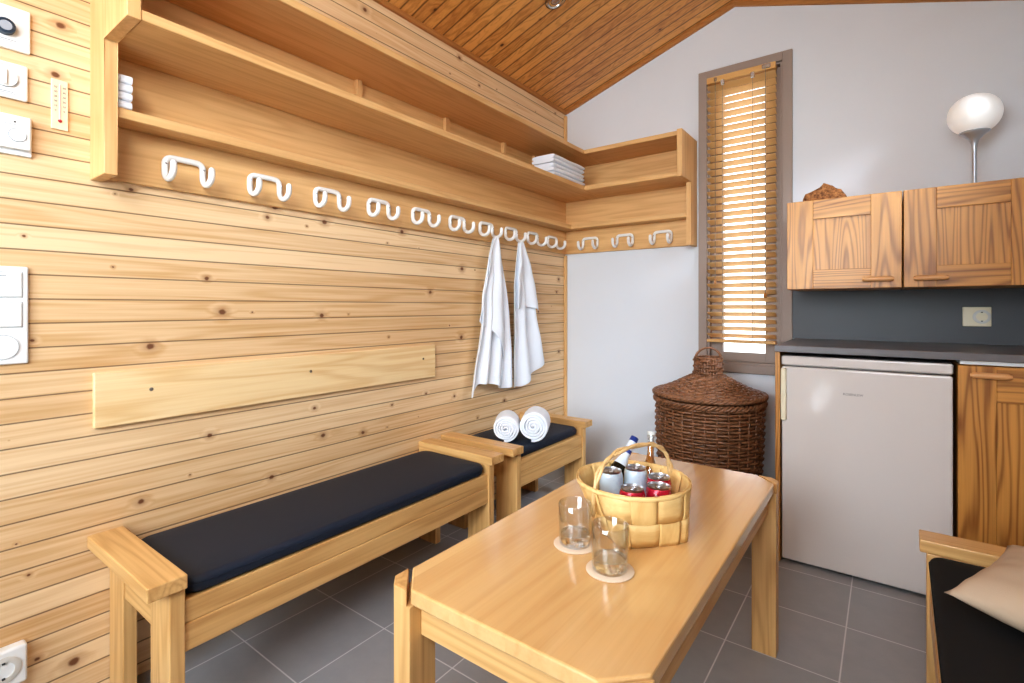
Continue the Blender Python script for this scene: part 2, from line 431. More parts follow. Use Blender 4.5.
# end panels: profile polygon in (depth, z), extruded
def end_panel(dn, dw, z_top):
    return [(0, 0), (dn, 0), (dn, .345), (dw, .345), (dw, z_top), (0, z_top)]
bm = nb()
M = Matrix.Translation((0, .441-2.9, 0)) @ Matrix(((1, 0, 0, 0), (0, 0, -1, 0), (0, 1, 0, 0), (0, 0, 0, 1)))
add_prism(bm, end_panel(.116, .284, .63), 0, .029, M, .002); obj('side_panel', bm, shelf_w(2), cs)
bm = nb()
M = Matrix.Translation((-.884+1.714, 0, 0)) @ Matrix(((0, 0, 1, 0), (-1, 0, 0, 0), (0, 1, 0, 0), (0, 0, 0, 1)))
add_prism(bm, end_panel(.108, .264, .592), 0, .027, M, .002); obj('side_panel', bm, shelf_w(2), cs)
# divider brackets above the middle shelf at the near end (block) + small support cleats
for y in (1.25, 1.75, 2.2, 2.5):
    bm = nb(); add_box(bm, .012, .034, y-.012-2.9, y+.012-2.9, .373+.08, .561, .001); obj('cleat', bm, shelf_w(2), cs)
# hooks
def hook_path():
    w = .0505; r = .0075; pts = []
    def side(s):
        p = []
        p.append((.072, s*w, .042)); p.append((.072, s*w, .033))
        for k in range(0, 9):
            a = PI*k/8
            p.append((.041+.031*math.cos(a), s*w, .028-.026*math.sin(a)))
        p.append((.010, s*w, .040)); p.append((.010, s*w, .052))
        for k in range(1, 5):
            a = PI/2*k/5
            p.append((.010, s*(w-.018+.018*math.cos(a)), .052+.018*math.sin(a)))
        p.append((.010, s*.024, .070)); p.append((.010, s*.012, .070))
        return p
    return side(1)+[(.010, 0, .070)]+side(-1)[::-1]
hp = hook_path()
def make_hook():
    bm = nb(); add_tube(bm, hp, .0090, 10)
    for s in (1, -1):
        for e in (.0, ):
            r = bmesh.ops.create_uvsphere(bm, u_segments=10, v_segments=6, radius=.0091)
            bmesh.ops.transform(bm, matrix=Matrix.Translation((.072, s*.0505, .042)), verts=r['verts'])
    return bm
hk = obj('hook', make_hook(), HOOKW, cs, True)
hk.location = (.018, .628-2.9, .027)
bm = nb()
for s in (1, -1): add_cyl(bm, (0, 0, 0), .0028, .003, 10, M=Matrix.Translation((.0165, s*.0505, .050)) @ Matrix.Rotation(PI/2, 4, 'Y'))
obj_each('screw', bm, STEEL, hk)
for i in range(1, 10):
    c = copy_tree(hk, parent=cs); c.location = (.018, .634+.2375*i-(0, 0, 0, 0, 0, 0, .015, .035, .058, .078)[i]-2.9, .027)
for x in (-1.545, -1.31, -1.075):
    c = copy_tree(hk, parent=cs); c.location = (x+1.744, -.018, .027); c.rotation_euler = (0, 0, -PI/2)

# ------------------------------------------------------------------ things on left wall
bm = nb(); add_box(bm, 0, .016, 0, 1.268, 0, .149, .002)
pale = wood('pale_board', 1, srgb(246, 220, 172), srgb(220, 176, 116), fig=.42, K=26, rough=.4, fx=12)
wb = thing('wall_board', 'pale varnished plank screwed flat to the panelled wall above the long bench', 'board', (XL, .417, .724))
obj('plank', bm, pale, wb)
for y in (.13, .63, 1.19):
    bm = nb(); add_cyl(bm, (0, 0, 0), .005, .003, 12, M=Matrix.Translation((.015, y, .09)) @ Matrix.Rotation(PI/2, 4, 'Y')); obj('screw', bm, STEEL, wb)

def ring_yz(bm, y, z, r, x, tr=.0008):
    add_tube(bm, [(x, y+r*math.cos(a*2*PI/28), z+r*math.sin(a*2*PI/28)) for a in range(28)], tr, 6, closed=True)
# timer
p = thing('timer_dial', 'square white wall timer with a dark round knob, topmost of the wall controls', 'timer', (XL, .205, 1.675))
bm = nb(); add_box(bm, 0, .012, 0, .088, 0, .104, .003, 2); obj('plate', bm, WHITE, p)
kd = nb(); MY = Matrix.Translation((.012, .042, .048)) @ Matrix.Rotation(PI/2, 4, 'Y')
add_lathe(kd, [(0, 0), (.019, 0), (.018, .014), (.013, .016), (.013, .013), (0, .013)], 28, MY); obj('knob', kd, plain('navy_knob', srgb(50, 66, 84), .35), p, True, angle=40)
bm = nb(); add_cyl(bm, (0, 0, .0132), .0115, .002, 20, M=MY); obj('knob_face', bm, plain('grey_face', srgb(170, 175, 185), .4), p)
bm = nb(); add_box(bm, .0118, .0126, .010, .062, .020, .0215, 0); add_box(bm, .0118, .0126, .014, .056, .0165, .0175, 0); obj_each('printed_line', bm, MARK, p)
# dimmer
p = thing('dimmer_switch', 'white wall dimmer with a half round control, below the timer', 'dimmer', (XL, .202, 1.556))
bm = nb(); add_box(bm, 0, .012, 0, .087, 0, .087, .005, 3); obj('plate', bm, WHITE, p)
bm = nb(); add_cyl(bm, (0, 0, 0), .021, .006, 32, M=Matrix.Translation((.012, .046, .046)) @ Matrix.Rotation(PI/2, 4, 'Y'))
add_box(bm, .016, .024, .040, .048, .028, .064, .001); obj('control_knob', bm, WHITE, p)
bm = nb(); ring_yz(bm, .046, .046, .0213, .0125); add_box(bm, .0118, .0126, .012, .06, .0135, .0150, 0); add_box(bm, .0118, .0126, .03, .066, .010, .011, 0); add_box(bm, .0118, .0126, .02, .06, .0770, .0780, 0); obj_each('printed_line', bm, MARK, p)
# thermostat
p = thing('thermostat', 'white box thermostat with a dial and small lamp, lowest of the three wall controls', 'thermostat', (XL-.002, .205, 1.421))
bm = nb(); add_box(bm, 0, .012, 0, .0905, 0, .095, .001); obj('base_plate', bm, WHITE, p)
bm = nb(); add_box(bm, .008, .026, 0, .087, .012, .093, .003, 2); obj('cover', bm, WHITE, p)
bm = nb(); add_cyl(bm, (0, 0, 0), .015, .003, 28, M=Matrix.Translation((.026, .063, .045)) @ Matrix.Rotation(PI/2, 4, 'Y')); obj('dial', bm, WHITE, p)
bm = nb(); ring_yz(bm, .063, .045, .016, .0262, .0006); add_box(bm, .0258, .0266, .055, .07, .0445, .0455, 0); add_box(bm, .0258, .0266, .035, .06, .069, .070, 0); obj_each('printed_line', bm, MARK, p)
bm = nb(); add_cyl(bm, (0, 0, 0), .002, .002, 12, M=Matrix.Translation((.026, .058, .076)) @ Matrix.Rotation(PI/2, 4, 'Y')); obj('indicator', bm, INK, p)
# switch panel
p = thing('switch_panel', 'tall white triple switch plate with a round bottom section on the plank wall', 'light switch', (XL, .205, .911))
bm = nb(); add_box(bm, 0, .010, 0, .085, 0, .238, .004, 2); obj('plate', bm, WHITE, p)
for k, z in enumerate((.163, .090)):
    bm = nb(); add_box(bm, .010, .0135, .008, .073, z, z+.060, .002); obj('rocker', bm, WHITE, p)
    bm = nb(); y0, y1, z0, z1 = .007, .074, z-.001, z+.061
    add_tube(bm, [(.0102, y0, z0), (.0102, y1, z0), (.0102, y1, z1), (.0102, y0, z1)], .0005, 4, closed=True); obj('rocker_gap', bm, MARK, p)
bm = nb(); add_cyl(bm, (0, 0, 0), .029, .003, 36, M=Matrix.Translation((.010, .038, .042)) @ Matrix.Rotation(PI/2, 4, 'Y')); obj('round_cover', bm, WHITE, p)
bm = nb(); ring_yz(bm, .038, .042, .0295, .0105, .0006); add_box(bm, .0133, .0138, .012, .045, .214, .2155, 0); obj_each('printed_line', bm, MARK, p)
# sockets
def socket(name, label, loc, rotz, w=.085, h=.092, d=.03):
    p = thing(name, label, 'wall socket', loc, rotz)
    bm = nb(); add_box(bm, 0, d, 0, w, 0, h, .006, 3); obj('housing', bm, WHITE, p)
    M0 = Matrix.Translation((d, w/2, h/2)) @ Matrix.Rotation(PI/2, 4, 'Y')
    bm = nb(); add_lathe(bm, [(.030, 0), (.032, .002), (.030, .003), (.0195, .003), (.0195, -.014), (0, -.014)], 32, M0); obj('socket_well', bm, plain('socket_white', srgb(214, 212, 206), .4), p, True, angle=40)
    bm = nb()
    for s in (-1, 1): add_cyl(bm, (0, s*.0095, -.0145), .0028, .0022, 10, M=M0)
    for s in (-1, 1): add_box(bm, d-.008, d+.004, w/2-.003, w/2+.003, h/2+s*.0185-.002, h/2+s*.0185+.002, 0)
    add_cyl(bm, (0, 0, -.014), .0022, .001, 10, M=M0)
    obj_each('contact', bm, INK, p)
    return p
socket('wall_socket', 'white socket low on the plank wall beside the long bench arm', (XL, .200, .139), 0)
bp = thing('wall_socket', 'pale socket plate on the dark splashback above the counter', 'wall socket', (.259, 2.889, .968), -PI/2)
bm = nb(); add_box(bm, 0, .014, 0, .090, 0, .082, .002); obj('housing', bm, CREAM, bp)
MB_ = Matrix.Translation((.014, .060, .041)) @ Matrix.Rotation(PI/2, 4, 'Y')
bm = nb(); add_lathe(bm, [(.027, 0), (.029, .003), (.027, .004), (.019, .004), (.019, -.008), (0, -.008)], 28, MB_); obj('socket_well', bm, plain('socket_white', srgb(214, 212, 206), .4), bp, True, angle=40)
bm = nb()
for s in (-1, 1): add_cyl(bm, (0, s*.0095, -.0085), .003, .0022, 10, M=MB_); add_box(bm, .008, .019, .057, .063, .041+s*.0185-.002, .041+s*.0185+.002, 0)
add_cyl(bm, (0, 0, -.008), .003, .002, 10, M=MB_); obj_each('contact', bm, INK, bp)
# thermometer
p = thing('wall_thermometer', 'small narrow wooden thermometer with a red bulb beside the shelf end', 'thermometer', (XL, .333, 1.506))
bm = nb(); add_box(bm, 0, .006, 0, .033, 0, .128, .001); obj('board', bm, wood('thermo_wood', 2, srgb(240, 224, 196), srgb(222, 196, 156), fig=.1), p)
bm = nb(); add_tube(bm, [(.0065, .0165, .024), (.0065, .0165, .115)], .0014, 8); obj('glass_tube', bm, plain('tube_glass', srgb(205, 180, 180), .1), p)
bm = nb(); r = bmesh.ops.create_uvsphere(bm, u_segments=12, v_segments=8, radius=.0042); bmesh.ops.transform(bm, matrix=Matrix.Translation((.0075, .0165, .022)), verts=r['verts']); obj('bulb', bm, plain('bulb_red', srgb(170, 50, 60), .2), p, True)
for k in range(6):
    for y, s in ((.008, str(50-k*10)), (.025, str(50-k*10))):
        M = Matrix.Translation((.0062, y, .108-k*.012)) @ Matrix(((0, 0, 1, 0), (1, 0, 0, 0), (0, 1, 0, 0), (0, 0, 0, 1)))
        text_mesh('scale_number', s, .0062, INK, p, M)

# ------------------------------------------------------------------ benches
def add_leg(bm, x0, x1, y0, y1, z1):
    m = (y0+y1)/2
    add_box(bm, x0, x1, y0, m, 0, z1, .0025, 2, mi=1); add_box(bm, x0, x1, m, y1, 0, z1, .0025, 2, mi=0)
bench_w2 = wood('bench_pine_dark', 2, srgb(206, 158, 98), srgb(168, 116, 60), fig=.25, K=30, rough=.4)
def make_bench(L, label, loc, rotz, D=.42, aw=.080):
    b = thing('armrest_bench', label, 'bench', loc, rotz)
    H = .44; th = .033
    for y in (0, L-aw):
        bm = nb(); add_box(bm, .002, D, y, y+aw, H-th, H, .003, 2); obj('armrest', bm, bench_w(0), b)
        ya = aw-.032 if y == 0 else L-aw; yb = ya+.032
        for x0, x1 in ((.004, .112), (D-.130, D-.014)):
            bm = nb(); add_box(bm, x0, x1, ya, yb, 0, H-th, .0025, 2); obj('leg', bm, bench_w(2), b)
        bm = nb(); add_box(bm, .112, D-.130, ya+.004, yb-.004, .285, H-th, .002); obj('end_panel', bm, bench_w(0), b)
    bm = nb(); add_box(bm, D-.048, D-.022, aw-.004, L-aw+.004, .317, .370, .002); add_box(bm, D-.046, D-.020, aw-.004, L-aw+.004, .252, .316, .002)
    obj('front_rail', bm, bench_w(1), b)
    bm = nb(); add_box(bm, .03, .055, aw-.004, L-aw+.004, .252, .370, .002); obj('back_rail', bm, bench_w(1), b)
    bm = nb(); add_box(bm, .055, D-.045, aw, L-aw, .345, .362, .001); obj('seat_board', bm, bench_w(1), b)
    return b
B1 = make_bench(1.265, 'long pine bench with a black seat standing along the plank wall', (XL, .405, 0), 0, D=.432)
B2 = make_bench(.725, 'short pine armrest bench in the corner carrying two rolled towels', (XL, 1.733, 0), 0, D=.432)
B3 = make_bench(1.42, 'pine bench facing the table, with a beige pillow on it', (XR, 1.775, 0), PI-math.radians(1), D=.43)

def cushion(name, label, L, W, H, mat, loc, rotz=0, rv=.045):
    """local: x 0..W, y 0..L, z 0..H"""
    bm = nb(); nx, ny = 26, max(26, int(L*40)); r = .016
    def prof(u, v, top):
        # rounded-rectangle mapping
        return None
    # outline polygon rings at several z levels (rounded rectangle w/ inset)
    def outline(ins, z):
        pts = []; rr = max(rv-ins, .004); seg = 8
        cx = [(W-ins-rr, L-ins-rr, 0), (ins+rr, L-ins-rr, PI/2), (ins+rr, ins+rr, PI), (W-ins-rr, ins+rr, 1.5*PI)]
        for (x, y, a0) in cx:
            for k in range(seg+1):
                a = a0+PI/2*k/seg
                pts.append((x+rr*math.cos(a), y+rr*math.sin(a), z))
        return pts
    levels = []
    for k in range(6):
        a = PI/2*k/5; levels.append((r*(1-math.sin(a)), r*(1-math.cos(a))))
    for k in range(6):
        a = PI/2*k/5; levels.append((r*(1-math.cos(a)), H-r+r*math.sin(a)))
    levels.append((r+.03, H+.003)); levels.append((r+.08, H+.005)); levels.append((min(W, L)/2-.01, H+.006))
    rings = [[bm.verts.new(p) for p in outline(i, z)] for i, z in levels]
    n = len(rings[0])
    for A, B in zip(rings, rings[1:]):
        for i in range(n):
            j = (i+1) % n; bm.faces.new((A[i], A[j], B[j], B[i]))
    bm.faces.new(rings[0][::-1]); bm.faces.new(rings[-1])
    for v in bm.verts:
        n_ = noise.noise(v.co*7); v.co.z += n_*.0015 if v.co.z > H*.5 else 0
    o = obj(name, bm, mat, None, True); tag(o, label, 'cushion'); o.location = loc; o.rotation_euler = (0, 0, rotz)
    pb = nb(); add_tube(pb, outline(-.0005, H*.62), .0016, 6, closed=True); obj('piping', pb, mat, o, True)
    return o
cushion('seat_cushion', 'long thin black seat cushion on the bench along the plank wall', 1.265-.166, .360, .042, BLACK, (XL+.05, .405+.083, .371))
cushion('seat_cushion', 'short black seat cushion under the two rolled towels', 0.725-.166, .352, .042, BLACK, (XL+.045, 1.733+.083, .371))
cushion('seat_cushion', 'black seat cushion under the beige pillow', 1.42-.176, .376, .042, BLACKV, (XR-.037, 1.775-.088, .3715), PI-math.radians(1), rv=.03)
# fabric tag on right cushion
tg = thing('fabric_tag', 'small dark label with pale letters on a bench end beside the pillow', 'label', (.196, 1.668, .388), 0)
bm = nb(); add_box(bm, -.016, .03, 0, .0015, .004, .030, .0004); obj('patch', bm, plain('tag_dark', srgb(30, 28, 28), .7), tg)
text_mesh('lettering', 'UNE', .017, plain('tag_pale', srgb(190, 186, 178), .6), tg, Matrix.Translation((.004, -.0006, .017)) @ Matrix.Rotation(PI/2, 4, 'X'))

# pillow
bm = nb(); n = 28; W_, L_ = .33, .31
top = [[None]*(n+1) for _ in range(n+1)]; bot = [[None]*(n+1) for _ in range(n+1)]
for i in range(n+1):
    for j in range(n+1):
        u, v = 2*i/n-1, 2*j/n-1
        k = 1-.10*(1-abs(u)**2)*abs(v)**3 ; k2 = 1-.10*(1-abs(v)**2)*abs(u)**3
        x, y = u*W_/2*k2, v*L_/2*k
        h = .058*max(0, (1-abs(u)**2.6))**.55*max(0, (1-abs(v)**2.6))**.55
        wr = .006*noise.noise(Vector((x*11, y*11, 1)))+.003*noise.noise(Vector((x*30, y*9, 3)))
        edge = i in (0, n) or j in (0, n)
        a = bm.verts.new((x, y, h+(0 if edge else wr)))
        top[i][j] = a; bot[i][j] = a if edge else bm.verts.new((x, y, -h*.75))
for i in range(n):
    for j in range(n):
        bm.faces.new((top[i][j], top[i+1][j], top[i+1][j+1], top[i][j+1]))
        try: bm.faces.new((bot[i][j+1], bot[i+1][j+1], bot[i+1][j], bot[i][j]))
        except ValueError: pass
pl = obj('throw_pillow', bm, plain('beige_linen', srgb(198, 176, 152), .9, bump=.5, bscale=500), None, True)
tag(pl, 'crumpled beige pillow lying on a black bench cushion', 'pillow')
pl.location = (.300, 1.425, .470); pl.rotation_euler = (math.radians(5), math.radians(-3), math.radians(66))

# ------------------------------------------------------------------ table
tb = thing('coffee_table', 'low birch table with clipped corners carrying the drinks basket', 'table', (-.524, 1.195, 0))
x0, x1, y0, y1 = -.252, .252, -.548, .548; c = .058
bm = nb(); add_prism(bm, [(x0+c, y0), (x1-c, y0), (x1, y0+c), (x1, y1-c), (x1-c, y1), (x0+c, y1), (x0, y1-c), (x0, y0+c)], .49, .52, bev=.004)
obj('tabletop', bm, table_w(1), tb)
for sx in (-1, 1):
    for sy in (-1, 1):
        bm = nb()
        e = .006; w = .068; ch = .024
        # lower post: chamfered square, full height to the underside
        X = x1+e; Y = y1+e
        post = [(X-w, Y-w), (X, Y-w), (X, Y-ch), (X-ch, Y), (X-w, Y)]
        add_prism(bm, [(sx*a, sy*b) for a, b in post][::(1 if sx*sy > 0 else -1)], 0, .489, bev=.002)
        g = .004
        tri = [(X, y1-c+g), (X, Y-ch), (X-ch, Y), (x1-c+g, Y), ]
        add_prism(bm, [(sx*a, sy*b) for a, b in tri][::(1 if sx*sy > 0 else -1)], .487, .5185, bev=.0015)
        obj('leg', bm, bench_w(2), tb)
for s in (-1, 1):
    bm = nb(); add_box(bm, x0+.062, x1-.062, s*(y1-.033)-.011, s*(y1-.033)+.011, .425, .49, .002); obj('apron', bm, bench_w(0), tb)
    bm = nb(); add_box(bm, s*(x1-.028)-.011, s*(x1-.028)+.011, y0+.062, y1-.062, .425, .49, .002); obj('apron', bm, bench_w(1), tb)

# coasters + glasses
sg_ = NT('water_in_glass'); sg_.bsdf(Base_Color=(1, 1, 1, 1), Roughness=.0, IOR=1.33, Transmission_Weight=1.0); SOLIDG = sg_.m
g_ = NT('clear_glass'); lw = g_.n('ShaderNodeLayerWeight', {'Blend': .35})
trn = g_.n('ShaderNodeBsdfTransparent', {0: g_.mix(lw.outputs['Facing'], (.985, .99, .985, 1), (.72, .74, .74, 1))}); gls = g_.n('ShaderNodeBsdfGlossy', {'Roughness': .015, 'Color': (1, 1, 1, 1)})
mx_ = g_.n('ShaderNodeMixShader', {0: g_.math('MULTIPLY_ADD', g_.math('POWER', lw.outputs['Facing'], 2.0), .8, .10, clamp=True), 1: trn.outputs[0], 2: gls.outputs[0]}); g_.t.links.new(mx_.outputs[0], g_.out.inputs[0]); GLASS = g_.m
waterM = NT('amber_drink'); waterM.bsdf(Base_Color=srgb(206, 140, 60), Roughness=.0, IOR=1.34, Transmission_Weight=1.0); AMBER = waterM.m
CORK = plain('pale_cork', srgb(226, 204, 180), .85, bump=.5, bscale=500, var=.1)
for k, (x, y) in enumerate(((-.558, .988), (-.447, .932))):
    lab = ('further', 'nearer')[k]
    bm = nb(); add_lathe(bm, [(0, 0), (.046, 0), (.048, .0015), (.048, .003), (.046, .004), (0, .004)], 40)
    o = obj('coaster', bm, CORK, None, True, angle=40); o.location = (x, y, .5203)
    tag(o, ('pale round coaster under the tumbler nearer the long bench', 'pale round coaster under the tumbler nearer the clipped table end')[k], 'coaster')
    bm = nb()
    r = .036; h = .090
    add_lathe(bm, [(0, 0), (r*.92, 0), (r*.97, .002), (r, .006), (r+.001, h-.001), (r+.0003, h), (r-.0012, h), (r-.0018, h-.001), (r-.002, .018), (r*.9, .014), (0, .013)], 48)
    o = obj('glass_tumbler', bm, GLASS, None, True, angle=50); o.location = (x, y, .5245)
    bm = nb(); add_lathe(bm, [(0, .0035), (r*.86, .0035), (r-.0032, .008), (r-.0032, .024), (0, .024)], 48)
    wt = obj('water', bm, SOLIDG, o, True, angle=50)
    tag(o, ('clear glass tumbler with a little water on a coaster, the one nearer the long bench', 'clear glass tumbler with a little water on a coaster, the one further from the benches')[k], 'glass')

# ------------------------------------------------------------------ splint basket
CHIP = wood('splint_wood', 0, srgb(244, 212, 150), srgb(214, 166, 98), fig=.35, K=18, rough=.5, fx=9)
CHIPZ = wood('splint_wood', 2, srgb(240, 206, 142), srgb(210, 162, 94), fig=.35, K=18, rough=.5, fx=9)
bk = thing('splint_basket', 'woven pale splint basket with an arched handle full of drinks', 'basket', (-.481, 1.153, .5203), math.radians(48))
BH = .122
def bk_pt(a, h, off=0):
    """a angle, h 0..1 -> point; base = rounded rectangle, rim = circle"""
    rim = .131
    hx, hy = .084, .097
    ca, sa = math.cos(a), math.sin(a)
    p = 7.0
    rb = 1/((abs(ca/hx)**p+abs(sa/hy)**p)**(1/p))
    f = min(1, h)**.8
    r = rb*(1-f)+rim*f+off
    sh = -.012*min(1, h)
    return Vector((r*ca+sh*(.80*.669+.6*.743), r*sa+sh*(-.80*.743+.6*.669), h*BH))
def band(name, h0, h1, par, amp, mat, th=.0009, N=12, sub=14):
    bm = nb(); n = N*sub; rows = 3
    def lo(i): return amp*math.copysign(min(1, abs(math.sin(PI*i/sub))*2.2), math.sin(PI*i/sub))*par
    for sgn in (0, 1): pass
    R_ = []
    for i in range(n):
        a = 2*PI*i/n
        col = []
        for k in range(rows+1):
            h = h0+(h1-h0)*k/rows
            col.append(bm.verts.new(bk_pt(a, h, lo(i))))
        R_.append(col)
    for i in range(n):
        A, B = R_[i], R_[(i+1) % n]
        for k in range(rows): bm.faces.new((A[k], B[k], B[k+1], A[k+1]))
    return obj(name, bm, mat, bk, True, solid=th*2)
band('weave_band', .02, .46, 1, .0028, CHIP)
band('weave_band', .47, .99, -1, .0030, CHIP)
# verticals
N = 12
for k in range(N):
    bm = nb(); sub = 14
    cols = []
    for i in range(-4, 5):
        a = 2*PI*((k+.5)*sub+i*1.55)/(N*sub)
        col = []
        for j in range(13):
            h = j/12
            ph = 1 if h < .465 else -1
            s = math.copysign(1, math.sin(PI*((k+.5)*sub)/sub))*ph
            blend = math.sin(PI*min(1, abs(h-.465)/.08)/2)
            col.append(bm.verts.new(bk_pt(a, h, -.0026*s*blend)))
        cols.append(col)
    for A, B in zip(cols, cols[1:]):
        for j in range(12): bm.faces.new((A[j], B[j], B[j+1], A[j+1]))
    obj('stake', bm, CHIPZ, bk, True, solid=.0016)
bm = nb(); add_prism(bm, [tuple(bk_pt(2*PI*i/48, 0, -.001).xy) for i in range(48)], .0005, .004); obj('base', bm, CHIP, bk)
bm = nb()
for r_off, z in ((.0025, 1.0), (-.0025, 1.0)):
    pts = [bk_pt(2*PI*i/64, 1.0, r_off)+Vector((0, 0, -.005)) for i in range(64)]
    add_tube(bm, pts, 1, 8, closed=True, flat=(.0045, .0013))
obj('rim', bm, CHIP, bk, True)
# handle: arch, direction in world from front-left to back-right
ha = math.atan2(1.30-1.0, -.425+.541) - math.radians(48)
for q, off in enumerate((-.004, .004)):
    bm = nb(); pts = []
    for k in range(41):
        tt = k/40; s = math.cos(PI*tt)
        r = (.139 if s > 0 else .120)*abs(s)**.75*math.copysign(1, s); z = .060+.137*max(0, math.sin(PI*tt))**.62
        twist = .0035*math.sin(tt*26+q*PI)
        pts.append((r*-math.cos(ha)-math.sin(ha)*(off*.4+twist), r*-math.sin(ha)+math.cos(ha)*(off*.4+twist), z+.002*math.cos(tt*26+q*PI)))
    add_tube(bm, pts, .0042, 8); obj('handle', bm, wood('handle_splint', 2, srgb(232, 200, 146), srgb(196, 150, 92), fig=.3), bk, True)

# cans
CANTOP = plain('can_aluminium', srgb(205, 205, 208), .28, metal=1)
t = NT('can_pale'); tc, xyz, oi = t.obj_xyz()
b_ = t.bsdf(Base_Color=t.mix(t.ramp(t.noise(tc, 26, 2), .55, .6), srgb(206, 224, 236), srgb(190, 212, 230)), Roughness=.28, Metallic=.1); CANP = t.m
t = NT('can_red'); tc, xyz, oi = t.obj_xyz()
mk = t.math('MULTIPLY', t.ramp(t.noise(tc, 95, 3, .6), .56, .60), t.math('MULTIPLY', t.ramp(xyz[2], .088, .09), t.math('SUBTRACT', 1.0, t.ramp(xyz[2], .104, .106))))
cr = t.mix(t.ramp(t.noise(tc, 30, 1), .45, .7), srgb(176, 22, 52), srgb(205, 52, 66))
b_ = t.bsdf(Base_Color=t.mix(t.math('MULTIPLY', mk, .8), cr, srgb(240, 215, 215)), Roughness=.22, Metallic=.25); CANR = t.m
def make_can(h, mat, label, loc, group=None):
    c = thing('drink_can', label, 'can', loc)
    r = .0285
    bm = nb(); add_lathe(bm, [(0, .002), (r*.75, .0), (r*.85, .004), (r, .012), (r, h-.014), (r*.95, h-.008), (r*.88, h-.004)], 36); obj('body', bm, mat, c, True, angle=60)
    bm = nb(); add_lathe(bm, [(r*.88, h-.004), (r*.90, h), (r*.86, h+.0005), (r*.83, h-.004), (0, h-.004)], 36); obj('lid', bm, CANTOP, c, True, angle=40)
    bm = nb(); pts = [(.0085*math.cos(2*PI*i/16), .003+.011*math.sin(2*PI*i/16), h-.002) for i in range(16)]
    add_tube(bm, pts, .0012, 6, closed=True); add_box(bm, -.007, .007, -.002, .006, h-.003, h-.001, .0005)
    obj('pull_tab', bm, CANTOP, c, True)
    return c
zb = .5263
make_can(.122, CANP, 'pale blue drink can in the basket, closest to the two glass tumblers', (-.547, 1.147, zb))
make_can(.122, CANP, 'pale blue drink can in the middle of the basket between the bottles and red cans', (-.507, 1.203, zb))
make_can(.115, CANR, 'red drink can at the basket rim in front of the two pale cans', (-.463, 1.080, zb))
make_can(.115, CANR, 'red drink can at the basket rim on the side facing the fridge', (-.421, 1.131, zb))
make_can(.115, CANR, 'red drink can furthest back in the basket, half hidden by a pale can', (-.443, 1.193, zb))
# bottles
def bottle(name, label, base, tip, sc, parts):
    b = thing(name, label, 'bottle', base)
    d = Vector(tip)-Vector(base); q = d.to_track_quat('Z', 'Y'); b.rotation_mode = 'QUATERNION'; b.rotation_quaternion = q; b.scale = (sc, sc, sc)
    for (nm, prof, mat) in parts:
        bm = nb(); add_lathe(bm, prof, 32); obj(nm, bm, mat, b, True, angle=50)
    return b
dk = plain('dark_bottle_glass', srgb(18, 22, 20), .06)
bottle('drink_bottle', 'dark bottle with a white neck label and blue cap leaning in the basket', (-.588, 1.192, .562), (-.549, 1.288, .690), .76, [
    ('glass_body', [(0, 0), (.026, 0), (.028, .004), (.028, .10), (.025, .118), (.015, .148), (.0125, .165), (.0125, .20), (0, .20)], dk),
    ('neck_label', [(.0255, .118), (.0158, .1475), (.0132, .165), (.0132, .212), (0, .212)], plain('foil_white', srgb(214, 226, 240), .35)),
    ('blue_band', [(.0142, .165), (.0142, .178)], plain('foil_blue', srgb(36, 58, 130), .35)),
    ('cap', [(.0145, .212), (.0145, .228), (.013, .2295), (0, .2295)], plain('foil_blue', srgb(36, 58, 130), .35))])
bottle('drink_bottle', 'clear bottle of amber drink with a long neck leaning at the basket back', (-.497, 1.262, .556), (-.510, 1.318, .715), .74, [
    ('glass_body', [(0, 0), (.024, 0), (.026, .004), (.026, .09), (.023, .108), (.0145, .135), (.0125, .15), (.0118, .205), (.0135, .207), (.0135, .215), (.0095, .215), (.0095, .15), (0, .15)], GLASS),
    ('amber_drink', [(0, .003), (.0235, .003), (.0245, .006), (.0245, .09), (.0215, .107), (.013, .134), (.0110, .15), (.0108, .175), (0, .175)], plain('amber_fill', srgb(196, 128, 52), .12, Transmission_Weight=.35)),
    ('cap', [(.0095, .214), (.0142, .214), (.0142, .226), (0, .226)], plain('cap_clear', srgb(206, 208, 206), .2))])

# ------------------------------------------------------------------ wicker hamper
t = NT('wicker_brown'); tc, xyz, oi = t.obj_xyz()
nw = t.noise(tc, 45, 3, .6); nf = t.noise(tc, 300, 2)
cw = t.mix(t.ramp(nw, .3, .75), srgb(84, 54, 38), srgb(150, 104, 74)); cw = t.mix(t.math('MULTIPLY', nf, .3), cw, srgb(186, 134, 92))
t.bsdf(Base_Color=cw, Roughness=.36); WICK = t.m
hm = thing('wicker_hamper', 'tall round brown wicker hamper with a conical lid below the window', 'laundry basket', (-.705, 2.565, 0))
def weave(bm, prof, nst, rowh, amp, r_t, sub=6):
    """prof: function s->(r,z) with s in 0..S length"""
    f, S = prof; n = int(S/rowh); ns = nst*sub
    for row in range(n):
        s = (row+.5)*rowh; r, z = f(s)
        m = max(10, int(nst*min(1, r/.25)+.5)) if r < .12 else nst
        m += m % 2
        N_ = m*sub//2
        ph = PI*(row % 2)
        pts = []
        for i in range(N_):
            a = 2*PI*i/N_
            rr = r+amp*math.sin(a*m/2+ph)+.0012*noise.noise(Vector((a*2, row*.7, 0)))
            pts.append((rr*math.cos(a), rr*math.sin(a), z+.0012*noise.noise(Vector((a*1.5, row*1.3, 5)))))
        add_tube(bm, pts, r_t, 5, closed=True)
def body_prof(s): return (.212+.030*min(1, s/.45)**.8, .004+s)
bm = nb(); weave(bm, (body_prof, .585), 30, .0150, .0070, .0062)
for k in range(30):
    a = 2*PI*(k+.5)/30
    add_tube(bm, [(body_prof(s)[0]*math.cos(a), body_prof(s)[0]*math.sin(a), s+.004) for s in (0, .15, .3, .45, .59)], .0046, 5)
